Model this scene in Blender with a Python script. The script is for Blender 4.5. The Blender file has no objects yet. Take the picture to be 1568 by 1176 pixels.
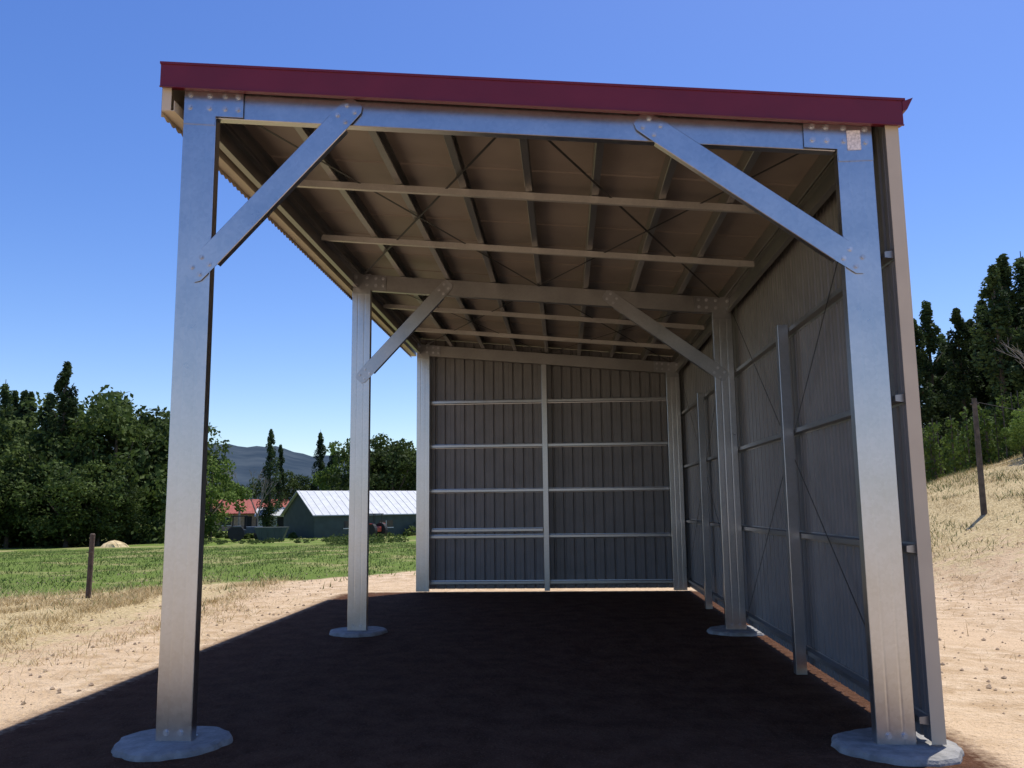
import bpy, math, random
import numpy as np
from mathutils import Vector, Matrix
f,pitch,yaw,roll,cx,cy,W,B1,B2,HL,S,RD=[1311.8,0.14164,0.05831,0.0110,2.80725,-5.95562,5.0556,5.22529,10.38645,4.76,0.0935,0.22049]
H_CAM=1.6
def cam_axes(p,yw,rl):
    F=np.array([-math.sin(yw)*math.cos(p),math.cos(yw)*math.cos(p),math.sin(p)])
    R0=np.array([math.cos(yw),math.sin(yw),0.0]); U0=np.cross(R0,F)
    U=U0*math.cos(rl)+R0*math.sin(rl); R=R0*math.cos(rl)-U0*math.sin(rl)
    return R,U,F
rng=np.random.default_rng(7); random.seed(7)
scn=bpy.context.scene
# ---------------- helpers ----------------
class MB:
    def __init__(s): s.v=[];s.f=[];s.m=[]
    def add(s,vs,fs,m=0):
        o=len(s.v); s.v+= [tuple(map(float,a)) for a in vs]; s.f+=[tuple(i+o for i in fc) for fc in fs]; s.m+=[m]*len(fs)
    def box(s,lo,hi,m=0):
        x0,y0,z0=lo;x1,y1,z1=hi
        s.add([(x0,y0,z0),(x1,y0,z0),(x1,y1,z0),(x0,y1,z0),(x0,y0,z1),(x1,y0,z1),(x1,y1,z1),(x0,y1,z1)],
         [(0,3,2,1),(4,5,6,7),(0,1,5,4),(1,2,6,5),(2,3,7,6),(3,0,4,7)],m)
    def extr(s,prof,p0,p1,uu,vv,m=0):
        p0=Vector(p0);p1=Vector(p1);uu=Vector(uu).normalized();vv=Vector(vv).normalized();n=len(prof)
        vs=[p0+uu*a+vv*b for a,b in prof]+[p1+uu*a+vv*b for a,b in prof]
        fs=[(i,(i+1)%n,n+(i+1)%n,n+i) for i in range(n)]
        s.add(vs,fs+[tuple(range(n))[::-1],tuple(range(n,2*n))],m)
    def csec(s,p0,p1,uu,vv,w,d,l=.02,t=.004,m=0,groove=False):
        a=w/2
        web=[(-a,.004),(-a+.004,0)]
        if groove:
            for g in (-.045,.045): web+=[(g-.012,0),(g,.0011),(g+.012,0)]
        web+=[(a-.004,0),(a,.004)]
        s.extr(web+[(a,d),(a-l,d),(a-l,d-t),(a-t,d-t),(a-t,t),(-a+t,t),(-a+t,d-t),(-a+l,d-t),(-a+l,d),(-a,d)],p0,p1,uu,vv,m)
    def bar(s,p0,p1,w,h,up=(0,0,1),m=0):
        p0=Vector(p0);p1=Vector(p1);d=(p1-p0).normalized();u=d.cross(Vector(up)).normalized();v=u.cross(d)
        s.extr([(-w/2,-h/2),(w/2,-h/2),(w/2,h/2),(-w/2,h/2)],p0,p1,u,v,m)
    def tube(s,p0,p1,r0,r1,n=7,m=0,cap=True):
        p0=Vector(p0);p1=Vector(p1);d=(p1-p0).normalized();a=Vector((1,0,0)) if abs(d.x)<.8 else Vector((0,1,0))
        u=d.cross(a).normalized();v=d.cross(u)
        vs=[p0+(u*math.cos(t)+v*math.sin(t))*r0 for t in [i*2*math.pi/n for i in range(n)]]+[p1+(u*math.cos(t)+v*math.sin(t))*r1 for t in [i*2*math.pi/n for i in range(n)]]
        fs=[(i,(i+1)%n,n+(i+1)%n,n+i) for i in range(n)]
        if cap: fs+=[tuple(range(n))[::-1],tuple(range(n,2*n))]
        s.add(vs,fs,m)
    def obj(s,name,mats,parent=None,loc=None,bevel=0,smooth=False):
        me=bpy.data.meshes.new(name); me.from_pydata(s.v,[],s.f)
        if not isinstance(mats,(list,tuple)): mats=[mats]
        for m in mats: me.materials.append(m)
        me.polygons.foreach_set('material_index',s.m)
        if smooth: me.polygons.foreach_set('use_smooth',[True]*len(s.f))
        me.update()
        ob=bpy.data.objects.new(name,me); scn.collection.objects.link(ob)
        if parent: ob.parent=parent
        if loc: ob.location=loc
        if bevel:
            b=ob.modifiers.new('b','BEVEL'); b.width=bevel; b.segments=2; b.limit_method='ANGLE'
        return ob
def empty(name,loc=(0,0,0),rot=0):
    e=bpy.data.objects.new(name,None); scn.collection.objects.link(e); e.location=loc; e.rotation_euler=(0,0,rot); return e
def ss(a,b,x):
    t=np.clip((np.asarray(x,float)-a)/(b-a),0,1); return t*t*(3-2*t)
_ph=rng.uniform(0,6.28,(12,2)); _dr=rng.uniform(0,6.28,12)
def nz(x,y,sc):
    o=0
    for i in range(12):
        k=(1+.35*i)/sc
        o=o+np.sin(k*(x*math.cos(_dr[i])+y*math.sin(_dr[i]))+_ph[i,0])/(1+.25*i)
    return o/3.2
def gz(x,y):
    x=np.asarray(x,float);y=np.asarray(y,float)
    r=np.sqrt(np.minimum(x,0)**2+np.maximum(y,0)**2)
    z=-1.4*ss(15,85,r)*(1-ss(4,12,x))
    s_=np.maximum(0,x-9.3)*.5; s_=np.where(x<9.3,0,np.sqrt(s_*s_+.16)-.4)
    z=z+8*(1-np.exp(-s_/8))*ss(-3,19,y)*(1-.42*ss(21,36,y))
    rough=ss(0,3,np.maximum(-x-1.5,x-W-1.0))+ss(0,3,y-B2-1)+ss(0,3,-y-2)
    z=z+np.clip(rough,0,1)*(.035*nz(x,y,.6)+.05*nz(x+9,y,2.5)*ss(5,10,np.abs(x)+np.abs(y-5)*.3))
    return z
def site(b,d):
    a=math.radians(b); x=cx+d*math.sin(a); y=cy+d*math.cos(a); return x,y,float(gz(x,y))

# ---------------- materials ----------------
def mat(name,col,rough=.6,metal=0,var=.15,scale=8,bump=0,bscale=60,col2=None,spec=None,coord='Object'):
    m=bpy.data.materials.new(name); m.use_nodes=True; nt=m.node_tree; N=nt.nodes; L=nt.links
    b=N['Principled BSDF']; b.inputs['Roughness'].default_value=rough; b.inputs['Metallic'].default_value=metal
    if spec is not None: b.inputs['Specular IOR Level'].default_value=spec
    tc=N.new('ShaderNodeTexCoord')
    n=N.new('ShaderNodeTexNoise'); n.inputs['Scale'].default_value=scale; n.inputs['Detail'].default_value=3; L.new(tc.outputs[coord],n.inputs[0])
    mx=N.new('ShaderNodeMix'); mx.data_type='RGBA'
    c=np.array(col); c2=np.array(col2) if col2 is not None else c*(1+var)
    c1=c if col2 is not None else c*(1-var)
    mx.inputs[6].default_value=(*c1,1); mx.inputs[7].default_value=(*np.clip(c2,0,1),1)
    r=N.new('ShaderNodeMapRange'); r.inputs[1].default_value=.35; r.inputs[2].default_value=.65; L.new(n.outputs[0],r.inputs[0])
    L.new(r.outputs[0],mx.inputs[0]); L.new(mx.outputs[2],b.inputs['Base Color'])
    if bump:
        n2=N.new('ShaderNodeTexNoise'); n2.inputs['Scale'].default_value=bscale; n2.inputs['Detail'].default_value=3; L.new(tc.outputs[coord],n2.inputs[0])
        bp=N.new('ShaderNodeBump'); bp.inputs['Strength'].default_value=bump; bp.inputs['Distance'].default_value=.02
        L.new(n2.outputs[0],bp.inputs['Height']); L.new(bp.outputs[0],b.inputs['Normal'])
    return m
def galv(name,base=.62,rough=.3,metal=1.0,tint=(1,1,1.02)):
    m=bpy.data.materials.new(name); m.use_nodes=True; nt=m.node_tree; N=nt.nodes; L=nt.links
    b=N['Principled BSDF']; b.inputs['Metallic'].default_value=metal
    tc=N.new('ShaderNodeTexCoord')
    v=N.new('ShaderNodeTexVoronoi'); v.inputs['Scale'].default_value=45; L.new(tc.outputs['Object'],v.inputs['Vector'])
    n=N.new('ShaderNodeTexNoise'); n.inputs['Scale'].default_value=2.5; n.inputs['Detail'].default_value=6; L.new(tc.outputs['Object'],n.inputs[0])
    sep=N.new('ShaderNodeSeparateColor'); L.new(v.outputs['Color'],sep.inputs[0])
    a=N.new('ShaderNodeMath'); a.operation='MULTIPLY_ADD'; a.inputs[1].default_value=.22; L.new(sep.outputs[0],a.inputs[0]); L.new(n.outputs[0],a.inputs[2])
    cr=N.new('ShaderNodeMapRange'); cr.inputs[1].default_value=.3; cr.inputs[2].default_value=.95; cr.inputs[3].default_value=.88; cr.inputs[4].default_value=1.12
    L.new(a.outputs[0],cr.inputs[0])
    cc=N.new('ShaderNodeVectorMath'); cc.operation='SCALE'; cc.inputs[0].default_value=tuple(base*k for k in tint); L.new(cr.outputs[0],cc.inputs['Scale'])
    L.new(cc.outputs[0],b.inputs['Base Color'])
    rr=N.new('ShaderNodeMapRange'); rr.inputs[1].default_value=.3; rr.inputs[2].default_value=.95; rr.inputs[3].default_value=rough-.03; rr.inputs[4].default_value=rough+.05
    L.new(a.outputs[0],rr.inputs[0]); L.new(rr.outputs[0],b.inputs['Roughness'])
    return m
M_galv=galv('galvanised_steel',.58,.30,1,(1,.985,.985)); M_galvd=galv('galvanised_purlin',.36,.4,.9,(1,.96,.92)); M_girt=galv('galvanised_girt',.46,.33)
M_sheet=mat('roof_sheet_underside',(.29,.235,.195),.5,0,.12,1.5)
M_wsheet=mat('wall_sheet_metal',(.205,.19,.18),.42,0,.08,3)
M_trim=mat('cream_trim',(.58,.48,.35),.4,0,.04,4)
M_maroon=mat('maroon_flashing',(.14,.012,.022),.35,0,.08,3)
M_conc=mat('concrete',(.27,.26,.24),.85,0,.2,12,.5,40)
M_bolt=mat('zinc_bolt',(.6,.6,.62),.35,.8)
M_label=mat('label_paper',(.8,.72,.7),.6,0,.2,60)
M_bark=mat('bark',(.10,.08,.06),.9,0,.35,6)
M_deadbark=mat('dead_bark',(.25,.225,.20),.9,0,.25,6)
def leafmat(name,c1,c2,scale=.5):
    m=mat(name,c1,.7,0,col2=c2,scale=scale,spec=.15); N=m.node_tree.nodes; L=m.node_tree.links
    b=N['Principled BSDF']; oi=N.new('ShaderNodeObjectInfo'); h=N.new('ShaderNodeHueSaturation')
    src=b.inputs['Base Color'].links[0].from_socket; L.new(src,h.inputs['Color'])
    mr=N.new('ShaderNodeMapRange'); mr.inputs[3].default_value=.75; mr.inputs[4].default_value=1.25; L.new(oi.outputs['Random'],mr.inputs[0]); L.new(mr.outputs[0],h.inputs['Value'])
    L.new(h.outputs[0],b.inputs['Base Color'])
    t=N.new('ShaderNodeBsdfTranslucent'); L.new(h.outputs[0],t.inputs[0]); ms=N.new('ShaderNodeMixShader'); ms.inputs[0].default_value=.3
    L.new(b.outputs[0],ms.inputs[1]); L.new(t.outputs[0],ms.inputs[2]); L.new(ms.outputs[0],N['Material Output'].inputs[0]); return m
M_leaf=leafmat('foliage',(.030,.050,.014),(.085,.12,.03))
M_leafl=leafmat('foliage_light',(.08,.13,.025),(.16,.23,.05))
M_pop=leafmat('foliage_poplar',(.026,.046,.018),(.075,.11,.038))
M_far=mat('hazy_hill_forest',(.035,.053,.075),.95,0,col2=(.06,.08,.10),scale=.02,spec=0)  # forest green with bluish aerial haze mixed into the base colour

# ---------------- ground ----------------
def fieldline(x,y): return y-(16.4+.82*x)
def ground():
    N_=400; u=np.linspace(-1,1,N_); g=3*np.sinh(7.1*u)
    X,Y=np.meshgrid(g+0.0,g+6.0); Z=gz(X,Y)
    v=np.stack([X,Y,Z],-1).reshape(-1,3)
    i=np.arange(N_*N_).reshape(N_,N_); fc=np.stack([i[:-1,:-1],i[:-1,1:],i[1:,1:],i[1:,:-1]],-1).reshape(-1,4)
    me=bpy.data.meshes.new('ground'); me.from_pydata(v.tolist(),[],fc.tolist()); me.polygons.foreach_set('use_smooth',[True]*len(fc))
    x=v[:,0];y=v[:,1]
    field=ss(-1.2,1.0,fieldline(x,y))*(1-ss(7,9,x)) ; field=np.where(y<-5,0,field)
    dry=np.maximum(ss(1.5,5,-x)*ss(-5,4,y)*.78, ss(7,19,y+(x-8)*.5)*ss(6.5,8,x)*.85)
    dry=np.maximum(dry,ss(30,60,np.hypot(x,y))*.6)
    roof_shade=(1-ss(0,1,-x-.9))*(1-ss(0,.8,x-W-.0))*(1-ss(0,.8,y-B2+.2))*(1-ss(0,2.0,-y-1.5))  # mask for roof shade painted into the ground colour, reaching past the posts
    for nme,a in (('field',field),('dry',dry),('roof_shade',roof_shade)):
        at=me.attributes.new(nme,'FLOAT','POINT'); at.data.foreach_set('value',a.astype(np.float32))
    m=bpy.data.materials.new('ground'); m.use_nodes=True; nt=m.node_tree; N=nt.nodes; L=nt.links; b=N['Principled BSDF']; b.inputs['Roughness'].default_value=.95; b.inputs['Specular IOR Level'].default_value=.05
    tc=N.new('ShaderNodeTexCoord')
    def noise(s,d=4):
        n=N.new('ShaderNodeTexNoise'); n.inputs['Scale'].default_value=s; n.inputs['Detail'].default_value=d; n.inputs['Roughness'].default_value=.62
        L.new(tc.outputs['Object'],n.inputs[0]); return n.outputs[0]
    def rng_(s,a,bb):
        r=N.new('ShaderNodeMapRange'); r.inputs[1].default_value=a; r.inputs[2].default_value=bb; L.new(s,r.inputs[0]); return r.outputs[0]
    def mix(fa,c1,c2):
        x=N.new('ShaderNodeMix'); x.data_type='RGBA'
        L.new(fa,x.inputs[0])
        for k,c in ((6,c1),(7,c2)):
            if isinstance(c,tuple): x.inputs[k].default_value=(*c,1)
            else: L.new(c,x.inputs[k])
        return x.outputs[2]
    def msk(nm,ns,k=.9,lo=.4,hi=.6):
        a=N.new('ShaderNodeAttribute'); a.attribute_name=nm
        q=N.new('ShaderNodeMath'); q.operation='MULTIPLY_ADD'; q.inputs[1].default_value=k; L.new(ns,q.inputs[0]); q.inputs[2].default_value=-k/2
        p=N.new('ShaderNodeMath'); L.new(q.outputs[0],p.inputs[0]); L.new(a.outputs['Fac'],p.inputs[1]); return rng_(p.outputs[0],lo,hi)
    nA=noise(1.1,5); nB=noise(16,5); nC=noise(60,2); nD=noise(.3,4); nE=noise(3.5,6)
    sand=mix(rng_(nE,.38,.62),(.50,.355,.215),(.70,.54,.37))
    sand=mix(rng_(nD,.5,.62),sand,(.66,.49,.32))
    sand=mix(rng_(nC,.56,.70),sand,(.34,.24,.155))
    sand=mix(rng_(nB,.60,.70),sand,(.40,.29,.18))
    straw=mix(rng_(nB,.35,.62),(.36,.265,.13),(.62,.50,.29))
    green=mix(rng_(nB,.35,.65),(.10,.15,.03),(.17,.23,.055))
    green=mix(rng_(nD,.50,.60),green,(.30,.28,.12))
    shaded_soil=mix(rng_(nE,.35,.65),(.075,.034,.018),(.125,.062,.036))  # reddish floor dirt, darkened to carry the shade under the roof
    shaded_soil=mix(rng_(nC,.58,.7),shaded_soil,(.17,.10,.065))
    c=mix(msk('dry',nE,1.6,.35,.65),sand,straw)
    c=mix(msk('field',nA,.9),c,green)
    c=mix(msk('roof_shade',nB,.6,.3,.7),c,shaded_soil)
    L.new(c,b.inputs['Base Color'])
    bp=N.new('ShaderNodeBump'); bp.inputs['Strength'].default_value=1; bp.inputs['Distance'].default_value=.06
    ad=N.new('ShaderNodeMath'); L.new(nB,ad.inputs[0]); L.new(nE,ad.inputs[1]); L.new(ad.outputs[0],bp.inputs['Height']); L.new(bp.outputs[0],b.inputs['Normal'])
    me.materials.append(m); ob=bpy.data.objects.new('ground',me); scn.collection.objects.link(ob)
ground()

# ---------------- grass ----------------
def blades(name,x,y,h,w,m,lean=.35):
    n=len(x); z=gz(x,y)-.01; a=rng.uniform(0,6.28,n); dx=np.cos(a)*w/2; dy=np.sin(a)*w/2
    la=rng.uniform(0,6.28,n); ll=h*rng.uniform(0,lean*2,n)
    v=np.empty((n,3,3)); v[:,0]=np.stack([x-dx,y-dy,z],-1); v[:,1]=np.stack([x+dx,y+dy,z],-1); v[:,2]=np.stack([x+np.cos(la)*ll,y+np.sin(la)*ll,z+h],-1)
    me=bpy.data.meshes.new(name); me.from_pydata(v.reshape(-1,3).tolist(),[],np.arange(3*n).reshape(-1,3).tolist()); me.materials.append(m)
    ob=bpy.data.objects.new(name,me); scn.collection.objects.link(ob)
M_straw=mat('dry_grass',(.42,.32,.16),.8,0,col2=(.66,.53,.31),scale=3,spec=.1)
M_green=mat('green_grass',(.12,.18,.035),.7,0,col2=(.24,.29,.09),scale=1.2,spec=.1)
M_weed=mat('weeds',(.13,.16,.05),.7,0,col2=(.27,.27,.10),scale=1.2,spec=.1)
def scatter(n,x0,x1,y0,y1,fn):
    x=rng.uniform(x0,x1,n);y=rng.uniform(y0,y1,n);k=rng.uniform(0,1,n)<fn(x,y);return x[k],y[k]
def cl(x,y): return np.clip(.5+.9*nz(x,y,.35)+.4*nz(x+3,y,1.3),0,1)**1.4
x,y=scatter(480000,-17,-1.3,-1.5,19,lambda x,y:cl(x,y)*ss(1.3,4.0,-x-ss(7,12,y)*1.0)*(.45+.55*ss(1,8,y))*(1-ss(-.5,1.5,fieldline(x,y))))
xr,yr=scatter(230000,6.3,24,2,28,lambda x,y:cl(x,y)*(.04+.9*ss(8,19,y+(x-8)*.5)))
x=np.concatenate([x,xr]);y=np.concatenate([y,yr])
blades('dry_grass',x,y,rng.uniform(.03,.12,len(x))*(1+.9*(rng.uniform(0,1,len(x))>.94)),.010,M_straw,.9)
x,y=scatter(120000,-28,4,5,45,lambda x,y:ss(-1.5,1,fieldline(x,y))*(.25+.6*cl(x,y)))
blades('field_grass',x,y,rng.uniform(.04,.11,len(x)),.03,M_green,.7)
x,y=scatter(110000,-14,26,0,28,lambda x,y:(cl(x+5,y)>.7)*(x<7)*((x<-2)|(x>7))*.35*ss(6,12,y+abs(x)*.3)+((x>9)&(nz(x+8,y+2,.8)+.5*nz(x,y+20,.3)>.12-.02*(x-10)))*ss(11,20,y+(x-9)*.5)*.9)
blades('weeds',x,y,rng.uniform(.05,.2,len(x)),.022,M_weed,.6)
x,y=scatter(9000,-12,14,-2,16,lambda x,y:((x<-1.5)|(x>6))*(.3+.7*(cl(x+2,y+7)>.6)))
b=MB(); zz=gz(x,y)
for i in range(len(x)):
    r=.008+.022*random.random()**3; o=(x[i],y[i],zz[i]+r*.3)
    b.add([(o[0]+r*random.uniform(.7,1.2)*dx,o[1]+r*random.uniform(.7,1.2)*dy,o[2]+r*.7*dz) for dx,dy,dz in ((1,0,0),(0,1,0),(-1,0,0),(0,-1,0),(0.2,.1,1),(0,0,-1))],
      [(0,1,4),(1,2,4),(2,3,4),(3,0,4),(1,0,5),(2,1,5),(3,2,5),(0,3,5)])
b.obj('gravel',mat('gravel',(.30,.22,.15),.9,0,.3,20))

# ---------------- shed ----------------
shed=empty('steel_frame_shed')
PW=.25; BR=.175
def zr(x): return HL-S*x
sl=Vector((1,0,-S)).normalized()
nrm=Vector((S,0,1)).normalized()
frames=[('front',0.0),('middle',B1),('rear',B2)]
bolts=MB()
def bolt(x,y,z,r=.014):
    bolts.tube((x,y,z),(x,y-.014,z),r,r,6); bolts.tube((x,y-.001,z),(x,y-.004,z),r*1.6,r*1.6,12)
for nm,y in frames:
    b=MB()
    for side,xc in ((0,PW/2),(1,W-PW/2)):
        b.csec((xc,y,.03),(xc,y,zr(xc)-.001),(1,0,0),(0,1,0),PW,.085,.022,.004,groove=True)
        b.box((xc-.10,y+.006,.03),(xc+.10,y+.012,.18))
        b.box((xc-.11,y+.013,.04),(xc+.11,y+.15,.05))
        for dx in (-.05,.05): bolt(xc+dx,y,.10)
    b.obj(nm+'_posts',M_galv,shed)
    b=MB()
    x0,x1=PW+.002,W-PW-.002
    rc=RD/2
    b.csec((x0,y+.01,zr(x0)-rc),(x1,y+.01,zr(x1)-rc),(S,0,1),(0,1,0),RD,.075,.02,.004)
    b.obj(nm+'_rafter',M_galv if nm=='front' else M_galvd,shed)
    b=MB()
    def plate(pts,y0,th=.005):
        n=len(pts); vs=[(p[0],y0,p[1]) for p in pts]+[(p[0],y0-th,p[1]) for p in pts]
        b.add(vs,[tuple(range(n)),tuple(range(n,2*n))[::-1]]+[(i,(i+1)%n,n+(i+1)%n,n+i) for i in range(n)])
    plate([(.005,zr(0)-.005),(.46,zr(.46)-.005),(.46,zr(.46)-RD+.01),(PW+.0,zr(PW)-RD+.01),(PW-.005,zr(PW)-.28),(.005,zr(0)-.28)],y-.002)
    plate([(W-.005,zr(W)-.005),(W-.48,zr(W-.48)-.005),(W-.48,zr(W-.48)-RD+.01),(W-PW,zr(W-PW)-RD+.01),(W-PW+.005,zr(W)-.28),(W-.005,zr(W)-.28)],y-.002)
    for dx in (.05,.2,.32,.42):
        for dz in (.05,.15): bolt(dx,y-.006,zr(dx)-dz); bolt(W-dx,y-.006,zr(W-dx)-dz)
    if nm!='rear':
        for (xa,za,xb,zb) in ((.13,zr(0)-1.45,1.28,zr(1.28)-.10),(W-.13,zr(W)-1.04,W-1.60,zr(W-1.60)-.09)):
            A=Vector((xa,0,za));B=Vector((xb,0,zb)); d=(B-A).normalized(); p=Vector((-d.z,0,d.x)); 
            q0=A+d*.17;q1=B-d*.14; yy=y-.013
            b.csec((q0.x,yy,q0.z),(q1.x,yy,q1.z),p,(0,1,0),BR,.06,.018,.004)
            for e,sg,s0 in ((q0,-1,.21),(q1,1,.21)):
                c0=e-p*BR/2*.98;c1=e+p*BR/2*.98
                e2=e+d*sg*s0
                em=e+d*sg*s0*.8
                pl=[c0,c1,em+p*BR*.46,e2+p*BR*.3,e2-p*BR*.3,em-p*BR*.46]
                pl=[(min(max(c.x,.006),W-.006),min(c.z,zr(c.x)-.004)) for c in pl]
                plate(pl,y-.008)
                for kk in (.04,.14): 
                    for pp in (-.04,.04):
                        w_=e+d*sg*kk+p*pp; bolt(w_.x,y-.013,w_.z,.012)
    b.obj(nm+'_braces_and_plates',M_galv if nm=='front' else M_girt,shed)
bolts.obj('bolts',M_bolt,shed)
b=MB(); pz=.15
for k in range(9):
    xx=.03+(W-.11)*k/8
    b.csec((xx,.03,zr(xx)+pz/2+.002),(xx,B2+.2,zr(xx)+pz/2+.002),(0,0,1),(1,0,0),pz,.065,.018,.003)
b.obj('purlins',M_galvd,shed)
b=MB()
for y0 in (0,B1):
    L_=(B1 if y0==0 else B2-B1)
    for k in (1,2):
        yy=y0+L_*k/3+.05
        b.extr([(-.022,-.065),(.022,-.065),(.022,-.061),(-.018,-.061),(-.018,-.004),(.022,-.004),(.022,0),(-.022,0)],(.06,yy,zr(.06)-.002),(W-.06,yy,zr(W-.06)-.002),(0,1,0),nrm)
M_bridge=galv('galvanised_bridging',.60,.45,.6,(1,.94,.86))
b.obj('roof_bridging',M_bridge,shed)
b=MB()
for xx,sg in ((.012,1),(W-.012,-1)):
    for y0,y1 in ((.2,B1-.02),(B1+.2,B2-.02)):
        b.csec((xx,y0,zr(xx)-.10),(xx,y1,zr(xx)-.10),(0,0,1),(sg,0,0),.19,.06,.018,.003)
b.obj('eave_struts',M_galvd,shed)
b=MB()
for y0,y1 in ((.1,B1),(B1+.1,B2)):
    for (xa,xb) in ((.15,W*.5),(W*.5,W-.15)):
        b.bar((xa,y0,zr(xa)-.008),(xb,y1,zr(xb)-.008),.022,.003); b.bar((xb,y0,zr(xb)-.012),(xa,y1,zr(xa)-.012),.022,.003)
M_strap=mat('dark_strap',(.035,.032,.03),.5,.3)
y0,y1=.25,B1-.02
for xx,za,zb,ya,yb in ((W+.005,.2,zr(W)-.2,y0,y1),(W+.010,.2,zr(W)-.2,y1,y0)):
    b.extr([(-.012,0),(.012,0),(.012,.003),(-.012,.003)],(xx,ya,za),(xx,yb,zb),(0,1,0),(1,0,0))
y0,y1=B1+.25,B2-.02
for xx,za,zb,ya,yb in ((W+.005,.2,zr(W)-.2,y0,y1),(W+.010,.2,zr(W)-.2,y1,y0)):
    b.extr([(-.012,0),(.012,0),(.012,.003),(-.012,.003)],(xx,ya,za),(xx,yb,zb),(0,1,0),(1,0,0))
b.obj('cross_brace_straps',M_strap,shed)
def ribbed(name,org,U,V,Nn,lu,lv,m,pitch=.19,h=.028,tops=None):
    org=Vector(org);U=Vector(U).normalized();Nn=Vector(Nn).normalized();V=Vector(V).normalized()
    pts=[];u=0
    while u<lu:
        for du,hh in ((0,0),(.06,0),(.063,h*.12),(.075,h*.12),(.078,0),(.135,0),(.15,h),(.172,h),(.187,0)):
            if u+du<=lu: pts.append((u+du,hh))
        u+=pitch
    pts.append((lu,0))
    vs=[];fs=[]
    for a,hh in pts:
        top=lv if tops is None else tops(a)
        vs+= [org+U*a+Nn*hh, org+U*a+Nn*hh+V*top]
    for i in range(len(pts)-1): fs.append((2*i,2*i+2,2*i+3,2*i+1))
    bb=MB(); bb.add(vs,fs); return bb.obj(name,m,shed)
ov=.17
ribbed('roof_sheeting',(-ov,-.06,zr(-ov)+pz+.006),(0,1,0),sl,nrm,B2+.36,(W+ov+.12)/sl.x,M_sheet,pitch=.76,h=.012)
ribbed('side_wall_sheeting',(W+.085,-.04,.07),(0,1,0),(0,0,1),(1,0,0),B2+.28,zr(W)+.078,M_wsheet)
ribbed('end_wall_sheeting',(0.0,B2+.235,.055),(1,0,0),(0,0,1),(0,1,0),W+.085,0,M_wsheet,tops=lambda a:zr(a)+pz-.053)
hat=[(-.042,.06),(-.028,.058),(-.020,0),(.020,0),(.028,.058),(.042,.06),(.042,.063),(-.042,.063)]
b=MB()
for z in (.17,1.03,1.9,2.76,3.62):
    b.extr(hat,(PW-.02,B2+.17,z),(W-PW+.05,B2+.17,z),(0,0,1),(0,1,0))
b.extr(hat,(PW+.02,B2+.165,1.15),(2.4,B2+.165,1.15),(0,0,1),(0,1,0))
b.obj('end_wall_girts',M_girt,shed)
b=MB()
b.csec((2.47,B2+.02,.03),(2.47,B2+.02,zr(2.47)-.05),(1,0,0),(0,1,0),.10,.10,.02,.003)
b.obj('end_wall_mullion',M_girt,shed)
b=MB()
for z in (.2,1.29,2.3,3.31):
    b.extr(hat,(W+.02,-.02,z),(W+.02,B2+.2,z),(0,0,1),(1,0,0))
b.obj('side_wall_girts',M_galvd,shed)
b=MB()
for yy in (B1*.5,B1+(B2-B1)*.5):
    b.csec((W-.09,yy,.0),(W-.09,yy,3.36),(0,1,0),(1,0,0),.10,.10,.018,.003)
b.obj('side_wall_mullions',M_girt,shed)
b=MB()
fy=-.09; FH=.188
def fz(x): return zr(x)-.034-.002*x
xa,xb=-.15,W+.19; za,zb,ya,yb=0,FH,fy,fy+.004
b.add([(xa,ya,fz(xa)+za),(xb,ya,fz(xb)+za),(xb,yb,fz(xb)+za),(xa,yb,fz(xa)+za),(xa,ya,fz(xa)+zb),(xb,ya,fz(xb)+zb),(xb,yb,fz(xb)+zb),(xa,yb,fz(xa)+zb)],
      [(0,3,2,1),(4,5,6,7),(0,1,5,4),(1,2,6,5),(2,3,7,6),(3,0,4,7)])
b.extr([(0,FH+.002),(.16,FH+.002),(.16,FH-.004),(0,FH-.004)],(xa,fy+.005,fz(xa)),(xb,fy+.005,fz(xb)),(0,1,0),(0,0,1))
b.extr([(0,0),(.075,.012),(.075,.015),(0,.003)],(xa,fy+.005,fz(xa)+.002),(xb,fy+.005,fz(xb)+.002),(0,1,0),(0,0,1))
b.extr([(-.012,0),(.003,0),(.003,.006),(-.012,.006)],(xa,fy,fz(xa)-.007),(xb,fy,fz(xb)-.007),(0,1,0),(0,0,1))
b.extr([(-.008,FH-.01),(.03,FH-.01),(.03,FH+.008),(-.008,FH+.008)],(xa-.005,fy,fz(xa)),(xb+.02,fy,fz(xb)),(0,1,0),(0,0,1))
z_=fz(xb)-.017
b.add([(xb,fy-.006,z_+.19),(xb+.075,fy-.006,z_+.215),(xb+.03,fy-.006,z_+.13),(xb,fy-.006,z_+.12),
       (xb,fy+.1,z_+.19),(xb+.075,fy+.1,z_+.215),(xb+.03,fy+.1,z_+.13),(xb,fy+.1,z_+.12)],
      [(0,3,2,1),(4,5,6,7),(0,1,5,4),(1,2,6,5),(2,3,7,6),(3,0,4,7)])
b.obj('barge_flashing',M_maroon,shed)
b=MB()
x_=-.15; n=int((B2+.3)/.02); vs=[];fs=[]
for i in range(n+1):
    yy=-.05+i*.02; w_=.022*abs(math.sin(math.pi*yy/.095))
    vs+=[(x_,yy,zr(0)-.22-w_),(x_,yy,zr(0)+.15)]
for i in range(n): fs.append((2*i,2*i+2,2*i+3,2*i+1))
b.add(vs,fs)
b.box((-.146,-.05,zr(0)-.20),(-.05,B2+.25,zr(0)-.195)); b.box((-.146,-.055,zr(0)-.195),(-.075,-.05,zr(0)+.1)); b.box((-.055,-.05,zr(0)-.195),(-.05,B2+.25,zr(0)-.12))
b.obj('eave_trim',M_trim,shed)
b=MB()
b.box((W+.075,-.055,.06),(W+.165,-.048,zr(W)+.08)); b.box((W+.160,-.048,.06),(W+.165,.08,zr(W)+.08))
b.box((W+.10,B2+.20,.06),(W+.13,B2+.275,zr(W)+.05))
b.obj('corner_flashing',M_trim,shed)
b=MB()
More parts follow.
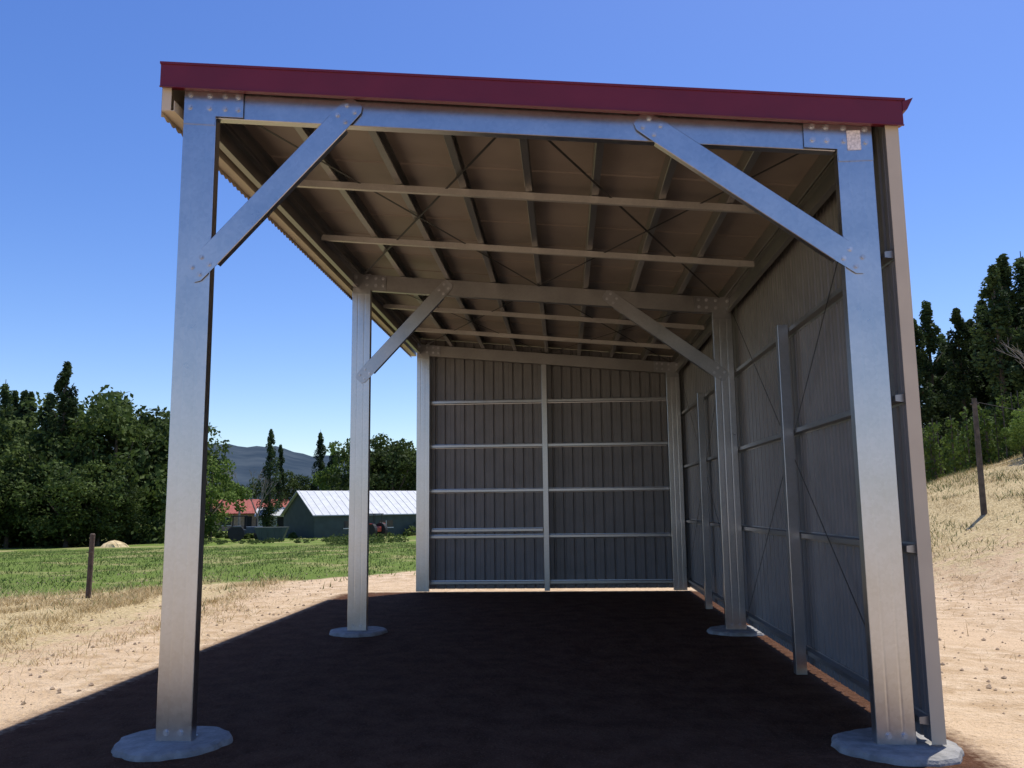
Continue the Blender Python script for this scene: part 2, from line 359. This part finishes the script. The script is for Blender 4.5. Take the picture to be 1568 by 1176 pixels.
b.box((W-.18,-.013,zr(W)-.20),(W-.085,-.009,zr(W)-.055),0)
b.obj('label',M_label,shed)
b=MB()
for nm,y in frames[:2]:
    for xc,rr in ((.085 if y==0 else .13,.375),(W-.10,.385)):
        n=48; r0=rr if y==0 else .36
        pr=[r0*(1+.03*math.sin(3*t+y+xc)+.02*math.sin(7*t+xc*3)+.015*math.sin(13*t)+.01*math.sin(19*t+1)) for t in [i*2*math.pi/n for i in range(n)]]
        vs=[]
        for zz,k in ((-.05,1.06),(.012,1.03),(.033,1.0),(.044,.93)):
            vs+=[(xc+math.cos(i*2*math.pi/n)*pr[i]*k,y+.08+math.sin(i*2*math.pi/n)*pr[i]*k,zz) for i in range(n)]
        fs=[(j*n+i,j*n+(i+1)%n,(j+1)*n+(i+1)%n,(j+1)*n+i) for j in range(3) for i in range(n)]+[tuple(range(3*n,4*n))]
        b.add(vs,fs)
b.obj('concrete_footings',M_conc,shed)

# ---------------- trees ----------------
def add_leaves(b,c,size,m=1):
    n=len(c); a=rng.normal(size=(n,3)); a/=np.linalg.norm(a,axis=1)[:,None]
    bb=np.cross(a,rng.normal(size=(n,3))); bb/=np.linalg.norm(bb,axis=1)[:,None]
    s_=(size*rng.uniform(.5,1.3,n))[:,None]
    v=np.stack([c-a*s_*.6,c+bb*s_*.35,c+a*s_*.6,c-bb*s_*.35],1).reshape(-1,3)
    b.add(v,[tuple(r) for r in np.arange(4*n).reshape(-1,4)],m)
def clump(c,r,n):
    d=rng.normal(size=(n,3)); d/=np.linalg.norm(d,axis=1)[:,None]
    return np.array(c)+d*(r*rng.uniform(.3,1.05,n)**.6)[:,None]*np.array([1,1,.8])
def broad(H,R,nc=60,nl=120,size=.4,low=.03):
    b=MB(); b.tube((0,0,-.3),(0,0,H*.35),H*.022,H*.016,8)
    for i in range(6):
        a=i*.9+rng.uniform(0,.4); e=(math.cos(a)*R*.55,math.sin(a)*R*.55,H*rng.uniform(.45,.8)); b.tube((0,0,H*rng.uniform(.2,.34)),e,H*.01,H*.003,5)
    b.tube((0,0,H*.34),(0,0,H*.85),H*.015,H*.004,6)
    cs=[]
    for i in range(nc):
        d=rng.normal(size=3); d/=np.linalg.norm(d); k=rng.uniform(.3,1)**.5
        zc=H*(low+1)/2; rz=H*(1-low)/2*.88
        p=np.array([d[0]*R*k,d[1]*R*k,zc+d[2]*rz*k]); r=R*rng.uniform(.16,.33)
        cs.append(clump(p,r,int(nl*(r/(R*.25))**1.5)))
    add_leaves(b,np.concatenate(cs),size); return b
def poplar(H,R,nc=95,nl=90,size=.27):
    b=MB(); b.tube((0,0,-.3),(0,0,H*.9),H*.015,H*.003,7)
    cs=[]
    for i in range(nc):
        t=i/(nc-1); z=H*(.03+.92*t); rr=R*(min(1,(t+.1)*3)**.6)*(1-t**2.6)**.75
        a=rng.uniform(0,6.28); k=rng.uniform(.1,.85); p=(math.cos(a)*rr*k,math.sin(a)*rr*k,z); r=R*rng.uniform(.18,.36)*(1-.5*t)
        c=clump((0,0,0),r,nl); c[:,2]*=2.4; cs.append(c+np.array(p))
        if i%4==0: b.tube((0,0,z-.6*R),(p[0]*1.0,p[1]*1.0,z+R*.4),H*.003,H*.0015,4)
    add_leaves(b,np.concatenate(cs),size); return b
def bare(H):
    b=MB()
    def rec(p,d,l,r,k):
        q_=p+d*l; b.tube(p,q_,r,r*.65,5,cap=False)
        if k==0: return
        for i in range(random.choice((2,3,3))):
            dd=(d+Vector((random.uniform(-.6,.6),random.uniform(-.6,.6),random.uniform(-.1,.4)))).normalized(); rec(q_,dd,l*random.uniform(.65,.85),r*.6,k-1)
    rec(Vector((0,0,-.2)),Vector((0,0,1)),H*.27,H*.02,5); return b
def variants(fn,names,mats):
    out=[]
    for nme,args in names:
        ob=fn(*args).obj(nme,mats); me=ob.data; bpy.data.objects.remove(ob); out.append(me)
    return out
BV=variants(broad,[('m_broad',(12,5.5)),('m_broad',(12,4.8,66)),('m_broad',(12,6,74,110))],[M_bark,M_leaf])
PV=variants(poplar,[('m_pop',(18,2.2)),('m_pop',(18,1.9)),('m_pop',(18,2.5,105))],[M_bark,M_pop])
LV=variants(broad,[('m_light',(8,3.2,44,120,.28,.08))],[M_bark,M_leafl])
DV=variants(bare,[('m_bare',(9,)),('m_bare',(9,))],[M_deadbark])
def put(me,name,bd,sc,sx=1,rot=None,dz=0):
    x,y,z=site(*bd); ob=bpy.data.objects.new(name,me); scn.collection.objects.link(ob); ob.location=(x,y,z+dz); ob.scale=(sc*sx,sc*sx,sc); ob.rotation_euler=(0,0,random.uniform(0,6.28) if rot is None else rot)
for i,(bb_,d,h,sx) in enumerate([(-40,88,12,1),(-37.5,95,14,1),(-35.2,90,12.5,1),(-33.2,98,13,.9),(-31.9,84,10.5,1),(-29.8,92,14.9,1),(-28.2,86,13.6,1.05),(-26.9,90,14.2,1),(-25.6,95,13,1),(-36.2,80,8,1),(-33.6,82,7.5,1.2),(-30.6,80,7.5,1.2),(-28.9,80,6,1.2)]):
    put(BV[i%3],'deciduous_tree',(bb_,d),h/12,sx)
for i,(bb_,d,h) in enumerate([(-31.1,84,16.4),(-31.9,90,14.3),(-34.2,100,16.2),(-33.7,101,15.7),(-35,103,16.5),(-35.8,100,15.5),(-32.9,99,15.4),(-33.2,95,15)]):
    put(PV[i%3],'poplar_tree',(bb_,d),h/18,1.15)
put(LV[0],'round_leafy_tree',(-22.6,88),8.0/8,1)
for i,(bb_,d,h,k) in enumerate([(-19.1,125,14.5,1),(-18.5,128,12.5,1),(-16.0,135,15,1),(-15.2,134,13,1)]):
    put(PV[i%3],'poplar_tree',(bb_,d),h/18,1.0)
for i,(bb_,d,h,sx) in enumerate([(-17.6,135,9,1),(-14.0,120,12.5,.9),(-12.6,115,12.5,1.0),(-11.3,112,12.8,1.1),(-10,118,12,1.1),(-19.9,150,8,1),(-21.5,150,8,1)]):
    put(LV[0] if i==1 else BV[(i+1)%3],'deciduous_tree',(bb_,d),h/(8 if i==1 else 12),sx)
put(DV[0],'bare_tree',(-19.8,104),8.5/9); put(DV[1],'bare_tree',(-20.9,125),11/9)
for i,(bb_,d,h,k) in enumerate([(22.2,62,11,1.1),(23.0,64,12.4,1.1),(23.7,68,10.5,1.2),(24.6,62,11.2,1.1),(25.3,70,11.5,1.2),(26.0,66,12.2,1.1),(26.7,60,13.2,1.15),(27.3,62,14.2,1.1),(28.2,64,14.2,1.2),(29.0,60,13,1.3),(21.2,66,11,1.1),(24.2,74,10.5,1.4),(26.4,74,12,1.4),(30.5,64,14,1.3),(20.3,64,11,1.2),(23.4,78,10,1.4),(27.4,74,13,1.5),(25.5,80,11,1.5),(25.0,66,9,1.5),(22.8,70,9,1.5)]):
    put(PV[i%3],'poplar_tree',(bb_,d),h/18,k*1.15)
put(DV[0],'bare_tree',(29.2,31),4.0/9)
for i,(bb_,d,h) in enumerate([(27.4,33,1.3),(28.3,31,1.7)]): put(LV[0],'leafy_bush',(bb_,d),h/8,1.2)
b=MB();cs=[]
for k in range(150):
    bb_=20.5+9.5*random.random(); d=random.choice((36,39,42,45))+random.uniform(-.4,.4); x,y,z=site(bb_,d); hh=random.uniform(1.3,2.5)
    for j in range(5): c=clump((0,0,0),.24*(1.1-.1*j),30); c[:,2]*=1.7; cs.append(c+np.array([x+random.uniform(-.12,.12),y,z+.2+hh*j/5]))
    b.tube((x,y,z-.1),(x,y,z+hh),.03,.02,4)
add_leaves(b,np.concatenate(cs),.13); b.obj('vineyard',[M_bark,M_leafl])
b=MB();cs=[]
for k in range(190):
    bb_=random.uniform(-44,-9); d=random.uniform(92,104) if bb_>-24.5 else random.uniform(80,94); x,y,z=site(bb_,d); r=random.uniform(.7,1.6) if bb_>-24.5 else random.uniform(1.2,2.8)
    if -22.2<bb_<-10.2: r*=.3
    cs.append(clump((x,y,z+r*.4),r,110))
add_leaves(b,np.concatenate(cs),.36); b.obj('shrubs',[M_bark,M_leaf])
b=MB();cs=[]
for k in range(70):
    bb_=random.uniform(-15.5,-10.2); x,y,z=site(bb_,random.uniform(50,74)); r=random.uniform(.25,.6); cs.append(clump((x,y,z+r*.4),r,60))
for k in range(70):
    bb_=random.uniform(-24,-15); x,y,z=site(bb_,random.uniform(70,84)); r=random.uniform(.15,.4); cs.append(clump((x,y,z+r*.4),r,40))
add_leaves(b,np.concatenate(cs),.13); b.obj('undergrowth',[M_bark,M_leaf])
def hill():
    nb,nr=260,24; vs=[];fs=[]
    for j in range(nr):
        t=j/(nr-1)
        for i in range(nb):
            bb_=-75+150*i/(nb-1); r=700+700*t
            prof=88+9*math.sin(bb_*.19+1)+5*math.sin(bb_*.55)+2.2*math.sin(bb_*1.7+2)+1.2*math.sin(bb_*4.3)
            z=-4+prof*1.15*(t**.8)+3*math.sin(i*.7+j*1.3)*t*(1-t)
            a=math.radians(bb_); vs.append((cx+r*math.sin(a),cy+r*math.cos(a),z))
    for j in range(nr-1):
        for i in range(nb-1): k=j*nb+i; fs.append((k,k+1,k+nb+1,k+nb))
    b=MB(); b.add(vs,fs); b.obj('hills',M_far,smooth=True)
hill()
# ---------------- buildings ----------------
M_white=mat('white_corrugated_roof',(.48,.50,.52),.6,0,.08,2); M_gwall=mat('green_grey_wall',(.045,.065,.06),.7,0,.15,1.5)
M_red=mat('red_roof',(.30,.06,.04),.7,0,.2,2); M_brick=mat('cream_brick',(.42,.28,.2),.8,0,.2,5); M_glass=mat('window_glass',(.03,.04,.05),.15); M_wt=mat('white_paint',(.7,.7,.68),.5); M_dk=mat('dark_opening',(.02,.02,.022),.8)
def gable(name,bd,rot,Lx,Ly,ev,rg,mw,mr,oh=.4,wins=(),doors=()):
    x,y,z=site(*bd); e=empty(name,(x,y,z-.15),rot); b=MB(); a=Lx/2;c=Ly/2
    b.add([(-a,-c,0),(a,-c,0),(a,c,0),(-a,c,0),(-a,-c,ev),(a,-c,ev),(a,c,ev),(-a,c,ev),(-a,0,rg),(a,0,rg)],[(0,1,5,4),(2,3,7,6),(0,4,8,7,3),(1,2,6,9,5)]); b.obj('walls',mw,e)
    b=MB(); k=(rg-ev)/c
    for s_ in (-1,1):
        b.add([(-a-oh,s_*(c+oh),ev-k*oh+.03),(a+oh,s_*(c+oh),ev-k*oh+.03),(a+oh,0,rg+.03),(-a-oh,0,rg+.03),(-a-oh,s_*(c+oh),ev-k*oh+.13),(a+oh,s_*(c+oh),ev-k*oh+.13),(a+oh,0,rg+.13),(-a-oh,0,rg+.13)],
         [(0,3,2,1),(4,5,6,7),(0,1,5,4),(1,2,6,5),(3,0,4,7)])
    nr=int(Lx/.8)
    for i in range(nr):
        xx=-a+i*.8
        for s_ in (-1,1): b.bar((xx,s_*(c+oh),ev-k*oh+.15),(xx,0,rg+.15),.05,.04)
    b.obj('roof',mr,e)
    b=MB()
    for (xx,zz,w,h) in wins: b.box((xx-w/2,-c-.03,zz),(xx+w/2,-c+.02,zz+h),0); b.box((xx-w/2-.08,-c-.05,zz-.1),(xx+w/2+.08,-c-.005,zz-.01),1); b.box((xx-.03,-c-.045,zz),(xx+.03,-c-.032,zz+h),1)
    b.obj('windows',[M_glass,M_wt],e)
    b=MB()
    for (xx,w,h) in doors: b.box((xx-w/2,-c-.035,0),(xx+w/2,-c+.02,h))
    b.obj('door',M_dk,e)
    return e
gable('farm_barn',(-11.3,99),math.radians(38),22,9,2.5,4.9,M_gwall,M_white,.3,[(-7,1.1,1.6,.7),(-3,1.1,1.6,.7),(4,1.1,1.6,.7)],[(7,2.4,2.2)])
gable('red_roof_house',(-20.3,132),math.radians(18),10,7,2.7,4.4,M_brick,M_red,.6,[(-3,.9,1.4,1.1),(3,.9,1.6,1.1)],[(0,1,2.1)])
gable('garden_shed',(-18.7,128),math.radians(10),4.5,4,2.2,3.2,M_wt,M_white,.3,[(-1,.9,1,1)],[(1,.9,2)])
def tractor(bd,rot,m):
    x,y,z=site(*bd); e=empty('tractor',(x,y,z),rot)
    b=MB(); b.box((.3,-.35,.7),(1.9,.35,1.35)); b.box((-.9,-.45,.6),(.35,.45,1.1)); b.box((-.9,-1.0,1.3),(-.1,-.7,1.45)); b.box((-.9,.7,1.3),(-.1,1.0,1.45)); b.obj('body',m,e,bevel=.06)
    b=MB()
    for xx in (-.85,.3):
        for yy in (-.5,.5): b.tube((xx,yy,1.1),(xx,yy,2.3),.04,.04,5)
    b.box((-1,-.6,2.3),(.45,.6,2.4)); b.tube((1.3,.2,1.3),(1.3,.2,2.1),.05,.05,6); b.obj('cab_frame',M_dk,e)
    b=MB()
    for xx,r,w in ((-.55,.75,.4),(1.5,.42,.28)):
        for yy in (-.75,.75): b.tube((xx,yy-w/2,r),(xx,yy+w/2,r),r,r,20)
    b.obj('wheels',M_dk,e,bevel=.05)
M_tgreen=mat('machine_paint',(.05,.07,.09),.4); M_tred=mat('red_paint',(.3,.05,.035),.4)
tractor((-20.7,86),.4,M_tgreen); tractor((-12.6,88),2.6,M_tred)
x,y,z=site(-18.9,84); e=empty('skip_bin',(x,y,z),.2); b=MB()
b.add([(-1,-.8,0),(1,-.8,0),(1,.8,0),(-1,.8,0),(-1.5,-.9,1.3),(1.5,-.9,1.3),(1.5,.9,1.3),(-1.5,.9,1.3),(-1.4,-.8,1.25),(1.4,-.8,1.25),(1.4,.8,1.25),(-1.4,.8,1.25)],[(0,3,2,1),(0,1,5,4),(1,2,6,5),(2,3,7,6),(3,0,4,7),(4,5,9,8),(5,6,10,9),(6,7,11,10),(7,4,8,11),(8,9,10,11)])
for k in (-.9,-.3,.3,.9): b.box((k-.04,-.93,.1),(k+.04,-.85,1.3))
b.obj('tub',M_gwall,e)
x,y,z=site(-28.0,70); b=MB()
n=26; vs=[(x,y,z+.55)]
for j,(rr,hh) in enumerate(((.35,.46),(.7,.28),(1.0,-.05))):
    vs+=[(x+math.cos(i*6.283/n)*rr*random.uniform(.85,1.15),y+math.sin(i*6.283/n)*rr*random.uniform(.85,1.15),z+hh) for i in range(n)]
fs=[(0,1+i,1+(i+1)%n) for i in range(n)]+[(1+j*n+i,1+(j+1)*n+i,1+(j+1)*n+(i+1)%n,1+j*n+(i+1)%n) for j in range(2) for i in range(n)]
b.add(vs,fs); b.obj('hay_pile',M_straw)
x,y,z=site(-29.25,18.3); b=MB(); b.tube((x,y,z-.2),(x+.02,y,z+1.18),.05,.046,12); b.tube((x+.02,y,z+1.18),(x+.02,y,z+1.2),.046,.03,12); b.tube((x-.05,y-.05,z+.85),(x+.07,y-.05,z+.85),.008,.008,6)
b.obj('fence_post',mat('weathered_timber',(.10,.07,.055),.9,0,.3,10,.6,50))
x,y,z=site(25.15,24); e=empty('utility_pole',(x,y,z)); b=MB(); b.tube((0,0,-.3),(0,0,2.85),.075,.055,12); b.tube((-.1,0,2.7),(.1,0,2.7),.018,.018,6); b.obj('pole',M_bark,e)
b=MB(); b.tube((.05,0,2.75),(4.2,-1.5,1.5),.008,.008,5); b.obj('guy_wire',M_dk,e)

# ---------------- light ----------------
sd=Vector((1.17,1.3,4.75)).normalized()
el=math.asin(sd.z); az=math.atan2(sd.x,sd.y)
w=bpy.data.worlds.new('World'); scn.world=w; w.use_nodes=True; N=w.node_tree.nodes; bg=N['Background']
sk=N.new('ShaderNodeTexSky'); sk.sky_type='NISHITA'; sk.sun_disc=False; sk.sun_elevation=el; sk.sun_rotation=az; sk.altitude=600; sk.air_density=1.0; sk.dust_density=1.0; sk.ozone_density=2.8
hs=N.new('ShaderNodeHueSaturation'); hs.inputs['Saturation'].default_value=1.27; hs.inputs['Hue'].default_value=.515; hs.inputs['Value'].default_value=1.18
w.node_tree.links.new(sk.outputs[0],hs.inputs['Color']); w.node_tree.links.new(hs.outputs[0],bg.inputs[0]); bg.inputs[1].default_value=.15
sun=bpy.data.lights.new('sun','SUN'); sun.energy=5.0; sun.angle=math.radians(.5); sun.color=(1,.95,.86)
so=bpy.data.objects.new('sun',sun); scn.collection.objects.link(so); so.rotation_euler=(-sd).to_track_quat('-Z','Y').to_euler()
# ---------------- camera ----------------
R,U,F=cam_axes(pitch,yaw,roll)
cd=bpy.data.cameras.new('camera'); co=bpy.data.objects.new('camera',cd); scn.collection.objects.link(co)
co.matrix_world=Matrix(((R[0],U[0],-F[0],cx),(R[1],U[1],-F[1],cy),(R[2],U[2],-F[2],H_CAM),(0,0,0,1)))
cd.sensor_width=36; cd.lens=f/1568*36; cd.clip_end=6000; cd.clip_start=.05
scn.camera=co
scn.view_settings.view_transform='Standard'; scn.view_settings.look='None'; scn.view_settings.exposure=0
